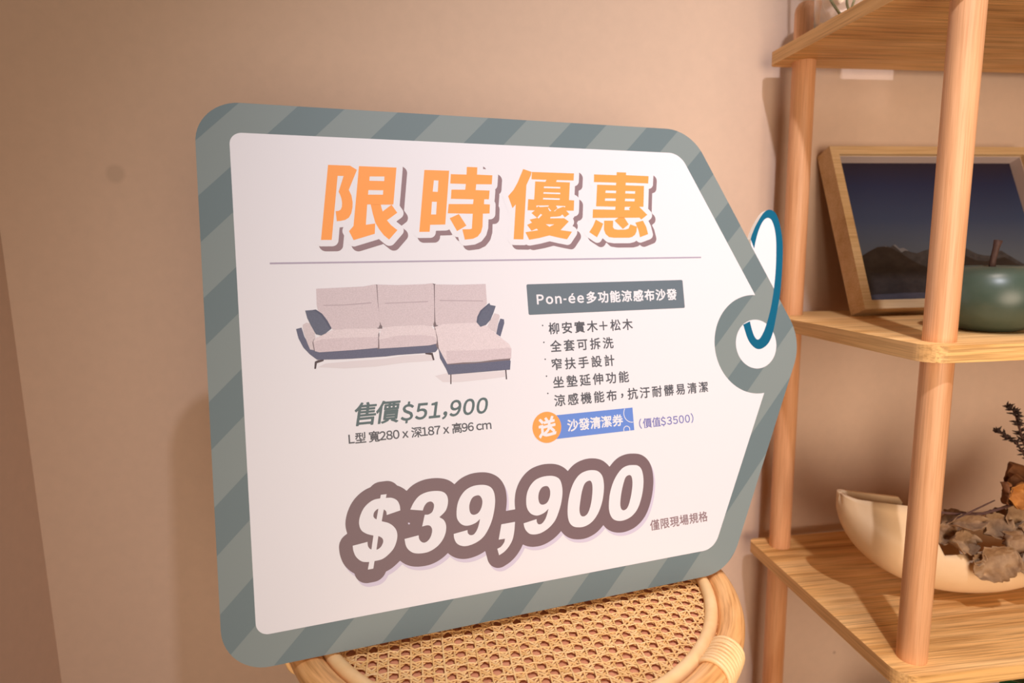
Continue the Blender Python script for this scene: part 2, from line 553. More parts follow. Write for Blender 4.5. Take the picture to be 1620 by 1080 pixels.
PRICE = [[[(1983,-1665,1),(1822,-1696,1),(1819,-1655),(1793,-1627),(1757,-1610),(1715,-1616),(1679,-1648),(1671,-1696),(1702,-1730),(1760,-1759),(1838,-1792),(1896,-1843),(1927,-1908),(1922,-1993),(1882,-2085),(1817,-2148),(1742,-2191),(1650,-2200),(1573,-2198),(1503,-2177),(1448,-2120),(1422,-2050),(1417,-1988,1),(1584,-1970,1),(1588,-2022),(1617,-2060),(1682,-2075),(1732,-2050),(1761,-2000),(1755,-1956),(1711,-1923),(1656,-1908),(1580,-1876),(1523,-1826),(1503,-1751),(1517,-1674),(1560,-1590),(1623,-1531),(1691,-1500),(1764,-1495),(1824,-1498),(1892,-1506),(1951,-1543),(1978,-1602)]],[[(1769,-1455,1),(1836,-1455,1),(1760,-1759,1),(1711,-1923,1),(1680,-2072,1),(1631,-2283,1),(1569,-2284,1),(1623,-2063,1),(1656,-1908,1),(1702,-1730,1)]],[[(2100,-1672,1),(2147,-1594),(2214,-1528),(2305,-1496),(2407,-1493),(2496,-1513),(2545,-1557),(2560,-1622),(2546,-1696),(2513,-1755),(2441,-1810,1),(2493,-1853),(2515,-1919),(2503,-2005),(2459,-2086),(2391,-2150),(2299,-2192),(2210,-2201),(2123,-2187),(2063,-2150),(2023,-2088),(2010,-2003,1),(2178,-1985,1),(2183,-2032),(2212,-2071),(2255,-2080),(2302,-2050),(2334,-1993),(2343,-1938),(2324,-1898),(2287,-1884),(2227,-1890,1),(2267,-1756,1),(2314,-1759),(2360,-1734),(2385,-1675),(2379,-1634),(2348,-1611),(2303,-1620),(2267,-1659),(2247,-1704,1)]],[[(2601,-2034,1),(2774,-2013,1),(2777,-2051),(2805,-2079),(2852,-2075),(2896,-2024),(2927,-1952),(2941,-1903,1),(2888,-1940),(2820,-1959),(2754,-1958),(2697,-1926),(2658,-1863),(2654,-1787),(2673,-1688),(2719,-1599),(2789,-1531),(2878,-1497),(2972,-1493),(3052,-1508),(3111,-1545),(3143,-1608),(3150,-1699),(3135,-1800),(3098,-1924),(3043,-2032),(2969,-2124),(2872,-2179),(2764,-2201),(2686,-2189),(2630,-2149),(2604,-2089)],[(2934,-1615),(2969,-1637),(2987,-1691),(2970,-1765),(2929,-1824),(2875,-1843),(2832,-1824),(2816,-1764),(2827,-1695),(2869,-1631)]],[[(3208,-2008,1),(3387,-2004,1),(3368,-2118),(3337,-2217),(3283,-2293),(3218,-2347),(3150,-2378,1),(3133,-2296,1),(3182,-2278),(3226,-2233),(3241,-2190,1),(3159,-2189,1)]],[[(3499,-2039,1),(3675,-2012,1),(3676,-2051),(3698,-2080),(3741,-2077),(3788,-2033),(3821,-1972),(3846,-1906,1),(3787,-1947),(3714,-1968),(3657,-1963),(3596,-1925),(3559,-1857),(3554,-1771),(3573,-1675),(3622,-1589),(3698,-1525),(3793,-1497),(3894,-1496),(3972,-1515),(4028,-1558),(4051,-1628),(4054,-1722),(4030,-1840),(3986,-1954),(3922,-2066),(3830,-2145),(3726,-2190),(3640,-2198),(3570,-2180),(3525,-2134),(3504,-2085)],[(3838,-1618),(3871,-1639),(3886,-1694),(3873,-1766),(3832,-1827),(3773,-1845),(3732,-1821),(3719,-1753),(3736,-1682),(3780,-1628)]],[[(4495,-1496),(4577,-1521),(4633,-1589),(4647,-1701),(4628,-1836),(4583,-1967),(4515,-2081),(4425,-2163),(4324,-2200),(4235,-2198),(4163,-2173),(4116,-2113),(4102,-2010),(4121,-1865),(4166,-1723),(4230,-1609),(4311,-1531),(4404,-1498)],[(4439,-1626),(4472,-1649),(4480,-1721),(4462,-1842),(4427,-1960),(4382,-2042),(4328,-2071),(4284,-2052),(4271,-1979),(4295,-1861),(4329,-1743),(4376,-1654)]],[[(5094,-1501),(5172,-1519),(5223,-1581),(5238,-1703),(5217,-1841),(5172,-1975),(5106,-2092),(5012,-2170),(4906,-2203),(4813,-2200),(4739,-2163),(4699,-2085),(4694,-1982),(4723,-1834),(4778,-1703),(4849,-1601),(4933,-1527),(5015,-1500)],[(5027,-1626),(5062,-1651),(5068,-1738),(5043,-1861),(5001,-1981),(4959,-2052),(4905,-2075),(4870,-2046),(4863,-1977),(4889,-1855),(4927,-1742),(4973,-1650)]]]
SOFA = [('floor_tint',[(1156,84),(1240,120),(1512,128),(1926,132),(2157,155),(2481,150),(2518,73),(2340,70),(2125,69),(1798,46),(1436,50)]),('floor_tint',[(2506,-117),(2687,-88),(3024,-117),(3403,-121),(3398,-191),(3163,-203),(2819,-213),(2597,-198)]),('leg',[(1225,167),(1218,149),(1145,129),(1132,66),(1112,67),(1123,149),(1161,165)]),('leg',[(2401,172),(2496,166),(2513,80),(2493,74),(2477,140),(2407,156)]),('leg',[(2696,-109),(2710,-110),(2702,-231),(2688,-230)]),('leg',[(3405,-107),(3421,-108),(3422,-226),(3405,-225)]),('blue',[(940,534),(1001,549),(1025,445),(1077,333),(1126,276),(1212,259),(2084,268),(2551,275),(2561,206),(2531,174),(2469,168),(2078,166),(1928,157),(1513,156),(1347,160),(1149,169),(1072,237),(1007,319),(961,424)]),('blue',[(3391,546),(3438,534),(3439,485),(3375,318),(3322,355),(3356,474)]),('light_b',[(3315,617),(3373,601),(3386,579),(3349,474),(3325,365),(3264,407),(3208,452),(3250,521),(3290,575)]),('light_b',[(1014,579),(1056,602),(1090,594),(1142,488),(1145,427),(1117,392),(1123,282),(1080,291),(1045,396),(1017,506)]),('crease',[(1860,1022),(1903,1021),(1912,491),(1868,493),(1875,537)]),('crease',[(2550,1018),(2591,1008),(2566,500),(2527,481)]),('crease',[(1849,507),(1876,506),(1861,252),(1834,254)]),('crease',[(2538,508),(2587,506),(2575,192),(2543,248)]),('back',[(1186,991),(1718,1002),(1854,1024),(1873,1016),(1876,808),(1886,606),(1885,537),(1855,501),(1342,510),(1190,743),(1180,805)]),('back',[(1883,1021),(2128,1008),(2453,1011),(2550,1020),(2567,994),(2556,740),(2542,549),(2520,492),(2099,513),(1926,502),(1899,535),(1883,589),(1882,829)]),('back',[(2581,1004),(2899,991),(3231,993),(3229,747),(3165,664),(3074,507),(2566,501),(2555,548),(2562,740)]),('seam',[(1252,799),(1477,796),(1805,811),(1798,797),(1476,784),(1257,788)]),('seam',[(1957,798),(2116,799),(2481,802),(2481,789),(2115,788),(1963,787)]),('seam',[(2627,810),(3180,784),(3180,772),(2626,797)]),('crease',[(1120,392),(1142,427),(1120,380),(1134,270),(1122,276),(1109,368)]),('seat',[(1120,380),(1145,421),(1222,448),(1342,504),(1533,510),(1858,496),(1892,480),(1859,431),(1846,266),(1615,258),(1177,253),(1131,270)]),('seat_front',[(1119,374),(1220,405),(1527,406),(1855,396),(1846,266),(1615,258),(1177,253),(1131,270)]),('seat',[(1897,488),(1940,506),(2099,513),(2395,511),(2503,489),(2548,439),(2559,329),(2551,275),(2461,259),(2083,256),(1862,255),(1865,390)]),('seat_front',[(1866,363),(2092,399),(2360,393),(2522,365),(2556,329),(2551,275),(2461,259),(2083,256),(1862,255)]),('blue',[(2571,219),(2666,20),(3472,18),(3486,1),(3470,-107),(2672,-114),(2648,-44),(2581,96)]),('crease',[(2661,30),(3034,17),(3488,40),(3479,12),(3033,3),(2668,9)]),('seat',[(2544,480),(2643,510),(3067,510),(3181,478),(3277,393),(3486,213),(3509,155),(3495,35),(2835,23),(2666,19),(2617,121),(2575,219),(2566,356)]),('seat_front',[(2663,179),(3044,166),(3468,171),(3509,155),(3495,35),(2835,23),(2666,19)]),('pillow',[(1051,742),(1132,745),(1168,750),(1235,699),(1289,617),(1331,523),(1258,465),(1210,446),(1153,463),(1106,563),(1070,650)]),('pillow_dark',[(1132,745),(1168,750),(1235,699),(1289,617),(1331,523),(1313,517),(1265,605),(1222,681),(1166,726)]),('pillow',[(3243,739),(3261,749),(3271,724),(3341,708),(3309,631),(3258,534),(3195,474),(3121,453),(3075,514),(3090,583),(3135,658)]),('pillow_dark',[(3090,583),(3135,658),(3243,739),(3249,724),(3157,651),(3107,568),(3096,513),(3076,516)])]
LOOP_OUT = [(7347,1552),(7404,1663),(7507,1812),(7637,1954),(7746,1994),(7848,1938),(7907,1761),(7924,1489),(7878,1137),(7797,757),(7708,475),(7597,166),(7505,14),(7390,-64),(7288,-74),(7200,-17),(7130,95),(7077,294)]
LOOP_IN = [(7200,338),(7219,229),(7252,120),(7302,65),(7370,98),(7473,249),(7598,526),(7706,886),(7775,1234),(7810,1585),(7776,1808),(7698,1871),(7604,1823),(7514,1695),(7440,1536),(7396,1410)]


K = 0.9
a_ = Vector((0.98160136, 0.19054027, -0.01237658))
b_ = Vector((-0.02661055, 0.20069889, 0.9792915))
a_.normalize()
b_ = (b_ - a_ * a_.dot(b_)).normalized()
n_ = a_.cross(b_)
roll = Matrix.Rotation(0.0055, 3, n_)
mid = Vector((-241.736, 703.719, -137.799)) + a_ * 370
org = mid + roll @ (a_ * -370)
a_, b_ = roll @ a_, roll @ b_
UB, VB = 330.0, -314.3
base = (org + a_ * UB + b_ * VB) * K
sign = thing('price_tag_sign', 'large tag-shaped sofa price sign with grey striped border leaning on the cane stool', 'sign')
sign.matrix_world = Matrix(((a_.x, b_.x, n_.x, base.x * U), (a_.y, b_.y, n_.y, base.y * U), (a_.z, b_.z, n_.z, base.z * U + HC), (0, 0, 0, 1)))
KU = K * U
LAY = 0.06


def P(u, v, layer=0.0):
    return Vector(((u - UB) * KU, (v - VB) * KU, layer * LAY * KU))


def flat(name, polys, layer, mats, parent=sign, idx=None):
    """polys: list of [outer, hole, ...]; loops of (u, v) -> one flat printed mesh"""
    bm = bmesh.new()
    for q, loops in enumerate(polys):
        vs = [bm.verts.new(P(x, y, layer if idx is None else layer + 0.12 * q)) for l in loops for x, y in l]
        for t in tessellate_polygon([[Vector((x, y, 0)) for x, y in l] for l in loops]):
            try:
                f = bm.faces.new([vs[i] for i in t])
                if idx:
                    f.material_index = idx[q]
            except ValueError:
                pass
    for f in bm.faces:
        f.normal_update()
        if f.normal.z < 0:
            f.normal_flip()
    me = bpy.data.meshes.new(name)
    bm.to_mesh(me)
    bm.free()
    return link_obj(name, me, mats, parent)


def smooth_loop(pts, n=6):
    """closed Catmull-Rom; a third member marks a corner"""
    out = []
    m = len(pts)
    for i in range(m):
        p0, p1, p2, p3 = pts[i - 1], pts[i], pts[(i + 1) % m], pts[(i + 2) % m]
        c1, c2 = len(p1) > 2, len(p2) > 2
        P1, P2 = np.array(p1[:2]), np.array(p2[:2])
        if c1 and c2:
            out.append(tuple(P1))
            continue
        t1 = (P2 - P1) * 0.9 if c1 else (P2 - np.array(p0[:2])) / 2
        t2 = (P2 - P1) * 0.9 if c2 else (np.array(p3[:2]) - P1) / 2
        for k in range(n):
            t = k / n
            out.append(tuple((2 * t**3 - 3 * t**2 + 1) * P1 + (t**3 - 2 * t**2 + t) * t1 + (-2 * t**3 + 3 * t**2) * P2 + (t**3 - t**2) * t2))
    return out


def tenth(loops):
    return [[(p[0] / 10.0, p[1] / 10.0) + tuple(p[2:]) for p in l] for l in loops]


TITLE_P = [[[q[:2] for q in l] for l in tenth(g)] for g in TITLE]
PRICE_P = [[smooth_loop(l) for l in tenth(g)] for g in PRICE]


# ---- outlines grown by a distance (marching squares over a distance field)
def seg_dist(px, py, ax, ay, bx, by):
    dx, dy = bx - ax, by - ay
    l2 = dx * dx + dy * dy + 1e-12
    t = np.clip(((px - ax) * dx + (py - ay) * dy) / l2, 0, 1)
    return np.hypot(px - ax - t * dx, py - ay - t * dy)


def march(S, xs, ys):
    """S > 0 inside. -> list of polygons"""
    polys = []
    ny, nx = S.shape
    for j in range(ny - 1):
        run = None
        for i in range(nx - 1):
            v = (S[j, i], S[j, i + 1], S[j + 1, i + 1], S[j + 1, i])
            k = (v[0] > 0) + (v[1] > 0) + (v[2] > 0) + (v[3] > 0)
            if k == 4:
                if run is None:
                    run = i
                continue
            if run is not None:
                polys.append([(xs[run], ys[j]), (xs[i], ys[j]), (xs[i], ys[j + 1]), (xs[run], ys[j + 1])])
                run = None
            if k == 0:
                continue
            c = ((xs[i], ys[j]), (xs[i + 1], ys[j]), (xs[i + 1], ys[j + 1]), (xs[i], ys[j + 1]))
            pl = []
            for q in range(4):
                q2 = (q + 1) % 4
                if v[q] > 0:
                    pl.append(c[q])
                if (v[q] > 0) != (v[q2] > 0):
                    t = v[q] / (v[q] - v[q2])
                    pl.append((c[q][0] + (c[q2][0] - c[q][0]) * t, c[q][1] + (c[q2][1] - c[q][1]) * t))
            polys.append(pl)
        if run is not None:
            polys.append([(xs[run], ys[j]), (xs[nx - 1], ys[j]), (xs[nx - 1], ys[j + 1]), (xs[run], ys[j + 1])])
    return polys


def field(edges, tris, cell, pad, far):
    """signed distance (negative inside) of triangles with boundary EDGES"""
    E = np.array([(a[0], a[1], b[0], b[1]) for a, b in edges], float)
    x0, x1 = min(E[:, 0].min(), E[:, 2].min()) - pad, max(E[:, 0].max(), E[:, 2].max()) + pad
    y0, y1 = min(E[:, 1].min(), E[:, 3].min()) - pad, max(E[:, 1].max(), E[:, 3].max()) + pad
    xs = x0 + cell * np.arange(int((x1 - x0) / cell) + 2)
    ys = y0 + cell * np.arange(int((y1 - y0) / cell) + 2)
    D = np.full((len(ys), len(xs)), far)
    I = np.zeros(D.shape, bool)

    def win(ax, bx, ay, by, m):
        i0 = max(0, int((min(ax, bx) - m - x0) / cell))
        i1 = min(len(xs), int((max(ax, bx) + m - x0) / cell) + 2)
        j0 = max(0, int((min(ay, by) - m - y0) / cell))
        j1 = min(len(ys), int((max(ay, by) + m - y0) / cell) + 2)
        return i0, i1, j0, j1
    for ax, ay, bx, by in E:
        i0, i1, j0, j1 = win(ax, bx, ay, by, far)
        X, Y = np.meshgrid(xs[i0:i1], ys[j0:j1])
        D[j0:j1, i0:i1] = np.minimum(D[j0:j1, i0:i1], seg_dist(X, Y, ax, ay, bx, by))
    for t in tris:
        t = np.array(t)
        i0, i1, j0, j1 = win(t[:, 0].min(), t[:, 0].max(), t[:, 1].min(), t[:, 1].max(), cell)
        X, Y = np.meshgrid(xs[i0:i1], ys[j0:j1])
        sg = []
        for q in range(3):
            a, b = t[q], t[(q + 1) % 3]
            sg.append((b[0] - a[0]) * (Y - a[1]) - (b[1] - a[1]) * (X - a[0]))
        I[j0:j1, i0:i1] |= ((sg[0] >= -1e-9) & (sg[1] >= -1e-9) & (sg[2] >= -1e-9)) | ((sg[0] <= 1e-9) & (sg[1] <= 1e-9) & (sg[2] <= 1e-9))
    return np.where(I, -D, D), xs, ys


def grown(polys, dist, cell):
    edges, tris = [], []
    for loops in polys:
        fl = [p for l in loops for p in l]
        for l in loops:
            edges += [(l[i], l[(i + 1) % len(l)]) for i in range(len(l))]
        tris += [[fl[i] for i in t] for t in tessellate_polygon([[Vector((x, y, 0)) for x, y in l] for l in loops])]
    D, xs, ys = field(edges, tris, cell, dist + 2 * cell, dist + 2 * cell)
    return march(dist - D, xs, ys)


def cells(name, polys, layer, mats, shift=(0, 0), parent=sign):
    verts, faces, key = [], [], {}
    for pl in polys:
        f = []
        for x, y in pl:
            kk = (round(x, 4), round(y, 4))
            if kk not in key:
                key[kk] = len(verts)
                verts.append(P(x + shift[0], y + shift[1], layer))
            if not f or f[-1] != key[kk]:
                f.append(key[kk])
        if len(f) > 1 and f[0] == f[-1]:
            f.pop()
        if len(f) > 2:
            faces.append(f)
    me = bpy.data.meshes.new(name)
    me.from_pydata(verts, [], faces)
    return link_obj(name, me, mats, parent)


# ---- lettering: glyph shapes of the built-in font, made bolder
GL = {}


def glyph(ch, bold):
    kk = (ch, bold)
    if kk in GL:
        return GL[kk]
    c = bpy.data.curves.new('lettering', 'FONT')
    c.body = ch
    c.resolution_u = 4
    o = bpy.data.objects.new('lettering', c)
    C.objects.link(o)
    dg = bpy.context.evaluated_depsgraph_get()
    me = bpy.data.meshes.new_from_object(o.evaluated_get(dg))
    bpy.data.objects.remove(o)
    bpy.data.curves.remove(c)
    V = [(v.co.x, v.co.y) for v in me.vertices]
    cnt = {}
    tris = []
    for p_ in me.polygons:
        vs = list(p_.vertices)
        for q in range(len(vs)):
            e = (vs[q], vs[(q + 1) % len(vs)])
            ek = (min(e), max(e))
            cnt[ek] = cnt.get(ek, 0) + 1
        for q in range(1, len(vs) - 1):
            tris.append([V[vs[0]], V[vs[q]], V[vs[q + 1]]])
    edges = [(V[a], V[b]) for (a, b), n in cnt.items() if n == 1]
    bpy.data.meshes.remove(me)
    cell = 1 / 56.0
    D, xs, ys = field(edges, tris, cell, abs(bold) + 2 * cell, abs(bold) + 3 * cell)
    pl = march(bold - D, xs, ys)
    X = [x for q in pl for x, y in q]
    GL[kk] = (pl, min(X), max(X))
    return GL[kk]


def full(ch):
    if '!' <= ch <= '~':
        return chr(ord(ch) + 0xFEE0)
    return ch


def layout(text, bold, track, space=0.28, latin_gap=0.11):
    pen, out = 0.0, []
    for ch in text:
        if ch == ' ':
            pen += space + track
            continue
        if ch == '-':
            out.append(([[(pen, 0.27 - bold), (pen + 0.26, 0.27 - bold), (pen + 0.26, 0.33 + bold), (pen, 0.33 + bold)]], 0.0))
            pen += 0.26 + latin_gap + track
            continue
        acute = ch == 'é'
        g = full('e' if acute else ch)
        pl, a, b = glyph(g, bold)
        if ord(ch) < 0x2E80:
            out.append((pl, pen - a))
            if acute:
                w = 0.055 + bold
                m_ = pen + (b - a) * 0.5
                out.append(([[(m_ - w * .3, 0.60), (m_ + w * .9, 0.60), (m_ + w * 2.6, 0.76), (m_ + w * 0.4, 0.76)]], 0.0))
            pen += b - a + latin_gap + track
        elif ch == '，':
            out.append(([[(x, y + 0.22) for x, y in q] for q in pl], pen - a + 0.18))
            pen += 0.62 + track
        else:
            out.append((pl, pen))
            pen += 1.0 + track
    return out


def lettering(name, text, u0, v0, u1, v1, mats, layer=3, bold=0.015, shear=0.0, slope=0.0, fit=True, **kw):
    """print TEXT with its ink in the box u0..u1, v0..v1 of the sign plane"""
    lo, hi = -0.3, 1.5
    for it in range(40):
        tr = (lo + hi) / 2
        lay = layout(text, bold, tr, **kw)
        X = [x + o for pl, o in lay for q in pl for x, y in q]
        Y = [y for pl, o in lay for q in pl for x, y in q]
        s = (v1 - v0) / (max(Y) - min(Y))
        if (max(X) - min(X)) * s > (u1 - u0):
            hi = tr
        else:
            lo = tr
        if not fit:
            break
    sx = (u1 - u0) / (max(X) - min(X))
    x0, y0 = min(X), min(Y)
    out = []
    for pl, o in lay:
        for q in pl:
            out.append([(u0 + (x + o - x0) * sx + shear * (y - y0) * s + slope * 0, v0 + (y - y0) * s + slope * (x + o - x0) * sx) for x, y in q])
    return cells(name, out, layer, mats)


# ---- board
HS, WS, AP, MG, UH = 314.3, 646.5, 810.4, 34.8, 727.7


def tag_outline(m, r_left, r_cone, tip):
    s = math.hypot(AP - WS, HS)
    cu = AP - m * s / HS                      # where the slanted edges would meet
    hh = HS - m
    wx = cu - hh * (AP - WS) / HS
    pts = [(m, hh, r_left), (m, -hh, r_left), (wx, -hh, r_cone)]
    body = rounded([(m, hh, r_left), (m, -hh, r_left), (wx, -hh, r_cone), (cu, 0, tip), (wx, hh, r_cone)], 14)
    return body, cu, wx, hh


outline, _, _, _ = tag_outline(0, 48, 66, 72.5)
M_stripe = mat_plain('striped_print', (0.2, 0.28, 0.28), 0.55, 0.3)
nt, N, L, p = nodes_of(M_stripe)
tc = N.new('ShaderNodeTexCoord')
dt = N.new('ShaderNodeVectorMath')
dt.operation = 'DOT_PRODUCT'
dt.inputs[1].default_value = (1 / KU, -1.02 / KU, 0)
ad = N.new('ShaderNodeMath')
ad.operation = 'ADD'
ad.inputs[1].default_value = UB - VB * 1.02 - (110.5 - 314.5 * 1.02) + 116.3 * 20
md = N.new('ShaderNodeMath')
md.operation = 'MODULO'
md.inputs[1].default_value = 116.3
ls = N.new('ShaderNodeMath')
ls.operation = 'LESS_THAN'
ls.inputs[1].default_value = 53.0
mx = N.new('ShaderNodeMix')
mx.data_type = 'RGBA'
mx.inputs[6].default_value = (0.198, 0.240, 0.246, 1)
mx.inputs[7].default_value = (0.131, 0.178, 0.196, 1)
L.new(tc.outputs['Object'], dt.inputs[0])
L.new(dt.outputs['Value'], ad.inputs[0])
L.new(ad.outputs[0], md.inputs[0])
L.new(md.outputs[0], ls.inputs[0])
L.new(ls.outputs[0], mx.inputs[0])
L.new(mx.outputs[2], p.inputs['Base Color'])
M_foam = mat_plain('foam_board_edge', (0.80, 0.74, 0.66), 0.7, 0.2)
M_white = mat_plain('white_print', (0.682, 0.682, 0.745), 0.5, 0.3)
M_orange = mat_plain('orange_ink', (0.82, 0.315, 0.08), 0.5, 0.3)
M_mauve = mat_plain('mauve_ink', (0.245, 0.168, 0.19), 0.5, 0.3)
M_plum = mat_plain('plum_ink', (0.165, 0.113, 0.13), 0.5, 0.3)
M_lav = mat_plain('lavender_ink', (0.55, 0.51, 0.66), 0.5, 0.3)
M_grey = mat_plain('charcoal_ink', (0.085, 0.09, 0.11), 0.5, 0.3)
M_slate = mat_plain('slate_ink', (0.085, 0.13, 0.145), 0.5, 0.3)
M_box = mat_plain('steel_blue_ink', (0.122, 0.158, 0.195), 0.5, 0.3)
M_blue = mat_plain('cornflower_ink', (0.12, 0.23, 0.62), 0.5, 0.3)
M_violet = mat_plain('violet_ink', (0.15, 0.155, 0.42), 0.5, 0.3)
M_teal = mat_plain('teal_ink', (0.001, 0.105, 0.20), 0.5, 0.3)
M_line = mat_plain('grey_lilac_ink', (0.36, 0.32, 0.42), 0.5, 0.3)


def board_mesh(name, loop, front, back, mats):
    bm = bmesh.new()
    prism(bm, [((u - UB) * KU, (v - VB) * KU) for u, v in loop], back * KU, front * KU)
    bmesh.ops.recalc_face_normals(bm, faces=bm.faces)
    for f in bm.faces:
        f.material_index = 0 if f.normal.z > 0.9 else 1
    me = bpy.data.meshes.new(name)
    bm.to_mesh(me)
    bm.free()
    return link_obj(name, me, mats, sign)


board_mesh('board', outline, 0, -8.5, [M_stripe, M_foam])

# white panel: inner outline minus the grey eyelet ring
inner, cu, wx, hh = tag_outline(MG, 13.5, 30, 0)
RR, RH = 72.1, 35.75
pan = [q for q in inner if (q[0] - UH) ** 2 + q[1] ** 2 > RR ** 2 and q[0] < UH + 5]
s_ = math.hypot(AP - WS, HS)
du, dv = (AP - WS) / s_, HS / s_            # direction along the upper slanted edge (reversed)
best = None
for i in range(4000):
    t = i * 0.1
    q = (cu - du * t, dv * t)
    if (q[0] - UH) ** 2 + q[1] ** 2 > RR ** 2 and t > 20:
        best = q
        break
ang = math.atan2(best[1], best[0] - UH)
arc = [(UH + RR * math.cos(w), RR * math.sin(w)) for w in np.linspace(2 * math.pi - ang, ang, 48)]
i_bot = [q for q in pan]
# order: rounded() walks top-left, bottom-left, bottom cone, (apex), top cone
lower = [q for q in pan if q[1] < 0]
upper = [q for q in pan if q[1] >= 0]
top_left = [q for q in upper if q[0] < 100]
top_cone = [q for q in upper if q[0] >= 100]
flat('white_panel', [[top_left + lower + arc + top_cone]], 1, M_white)
disc = [(UH + RH * math.cos(w), RH * math.sin(w)) for w in np.linspace(0, 2 * math.pi, 64, endpoint=False)]
flat('eyelet_hole', [[disc]], 1, M_white)

# loop of cord: white card tab behind the board edge, teal line in front
lo_ = [(p_[0] / 10, p_[1] / 10) for p_ in LOOP_OUT]
li_ = [(p_[0] / 10, p_[1] / 10) for p_ in LOOP_IN]


def open_smooth(pts, n=5):
    out = []
    m = len(pts)
    for i in range(m - 1):
        p0, p1, p2, p3 = (np.array(pts[max(0, min(m - 1, i + k))]) for k in (-1, 0, 1, 2))
        for k in range(n):
            t = k / n
            out.append(tuple(0.5 * (2 * p1 + (p2 - p0) * t + (2 * p0 - 5 * p1 + 4 * p2 - p3) * t * t + (3 * p1 - p0 - 3 * p2 + p3) * t ** 3)))
    out.append(tuple(pts[-1]))
    return out


lo_s, li_s = open_smooth(lo_), open_smooth(li_)
tab = [q for q in lo_s if q[1] > 62]
tab = tab + [(764, 60), (735, 118)]
board_mesh('hanging_tab', tab, -0.1, -8.4, [M_white, M_foam])
flat('cord_loop', [[lo_s + li_s]], 2, M_teal)

# ---- printing
M_none = None
flat('title_lettering', TITLE_P, 5, M_orange)
cells('title_outline', grown(TITLE_P, 7.6, 0.8), 4, M_white)
cells('title_shadow', grown(TITLE_P, 7.6, 0.8), 3, M_mauve, (5.0, -5.9))
flat('divider_line', [[[(70, 130.5), (646, 129.9), (646, 127.9), (70, 128.5)]]], 3, M_line)

cells('offer_price_shadow', grown(PRICE_P, 15.2, 1.0), 3, M_lav, (2.4, -4.6))
cells('offer_price_outline', grown(PRICE_P, 15.2, 1.0), 4, M_plum)
flat('offer_price_lettering', PRICE_P, 5, [M_white], idx=[0] * len(PRICE_P))

SC = {'light_b': (0.55, 0.49, 0.53), 'back': (0.535, 0.465, 0.51), 'seat': (0.62, 0.55, 0.595), 'seat_front': (0.55, 0.475, 0.525), 'blue': (0.105, 0.115, 0.185),
      'pillow': (0.105, 0.12, 0.18), 'pillow_dark': (0.08, 0.09, 0.145), 'crease': (0.17, 0.135, 0.155), 'seam': (0.40, 0.335, 0.38), 'leg': (0.07, 0.05, 0.06), 'floor_tint': (0.61, 0.575, 0.625)}
keys = list(SC)


def mat_fabric(name, rgb):
    return mat_noise(name, tuple(c * 0.9 for c in rgb), tuple(min(1, c * 1.1) for c in rgb), (900, 900, 900), 3, 0.5, 0.3)


sm = [mat_fabric('printed_' + k, SC[k]) if k in ('back', 'seat', 'seat_front', 'blue', 'pillow', 'light_b') else mat_plain('printed_' + k, SC[k], 0.5) for k in keys]
flat('sofa_picture', [[[(x / 10, y / 10) for x, y in pl]] for n, pl in SOFA], 3, sm, idx=[keys.index(n) for n, pl in SOFA])

lettering('list_price_wording', '售價', 149.5, -63.3, 202.5, -36.2, M_slate, bold=0.020, shear=0.2)
lettering('list_price_figures', '$51,900', 204.5, -65.5, 312.0, -39.8, M_slate, bold=0.022, shear=0.2)
lettering('size_line', 'L型 寬280 x 深187 x 高96 cm', 144.3, -83.6, 317.2, -70.6, M_grey, bold=0.02, latin_gap=0.07)
flat('name_box', [[rounded([(377.6, 97.3, 2), (377.6, 57.6, 2), (611.8, 57.6, 2), (611.8, 97.3, 2)], 4)]], 3, M_box)
lettering('name_lettering', 'Pon-ée多功能涼感布沙發', 390.2, 69.2, 600.4, 85.4, M_white, layer=4, bold=0.030, latin_gap=0.09)
LINES = [('柳安實木+松木', 403.6, 527.0, 30.9), ('全套可拆洗', 404.0, 495.5, 7.6), ('窄扶手設計', 404.0, 495.0, -16.0), ('坐墊延伸功能', 404.0, 514.6, -39.4), ('涼感機能布，抗汙耐髒易清潔', 403.8, 638.2, -63.0)]
for t_, ua, ub, vb in LINES:
    lettering('feature_line', t_, ua, vb, ub, vb + 15.6, M_grey, bold=0.019)
for vb in (43.1, 21.2, -0.7, -22.6, -44.8):
    flat('bullet', [[[(395.7 + 1.0 * math.cos(w), vb + 1.0 * math.sin(w)) for w in np.linspace(0, 6.283, 12, endpoint=False)]]], 3, M_grey)
rib = (404.8, 516.2, -104.1, -73.8)
flat('coupon_ribbon', [[[(390.9, rib[3]), (390.9, rib[2]), (rib[1], rib[2]), (rib[1], rib[3])]]], 3, M_blue)


def clipped_arc(cx_, cy_, r, w):
    pts = [x for x in np.linspace(0, 2 * math.pi, 97) if rib[0] < cx_ + r * math.cos(x) < rib[1] and rib[2] < cy_ + r * math.sin(x) < rib[3]]
    k = max(range(len(pts)), key=lambda i: (pts[(i + 1) % len(pts)] - pts[i]) % (2 * math.pi))
    pts = pts[k + 1:] + pts[:k + 1]
    return [(cx_ + (r + w) * math.cos(x), cy_ + (r + w) * math.sin(x)) for x in pts] + [(cx_ + (r - w) * math.cos(x), cy_ + (r - w) * math.sin(x)) for x in pts[::-1]]


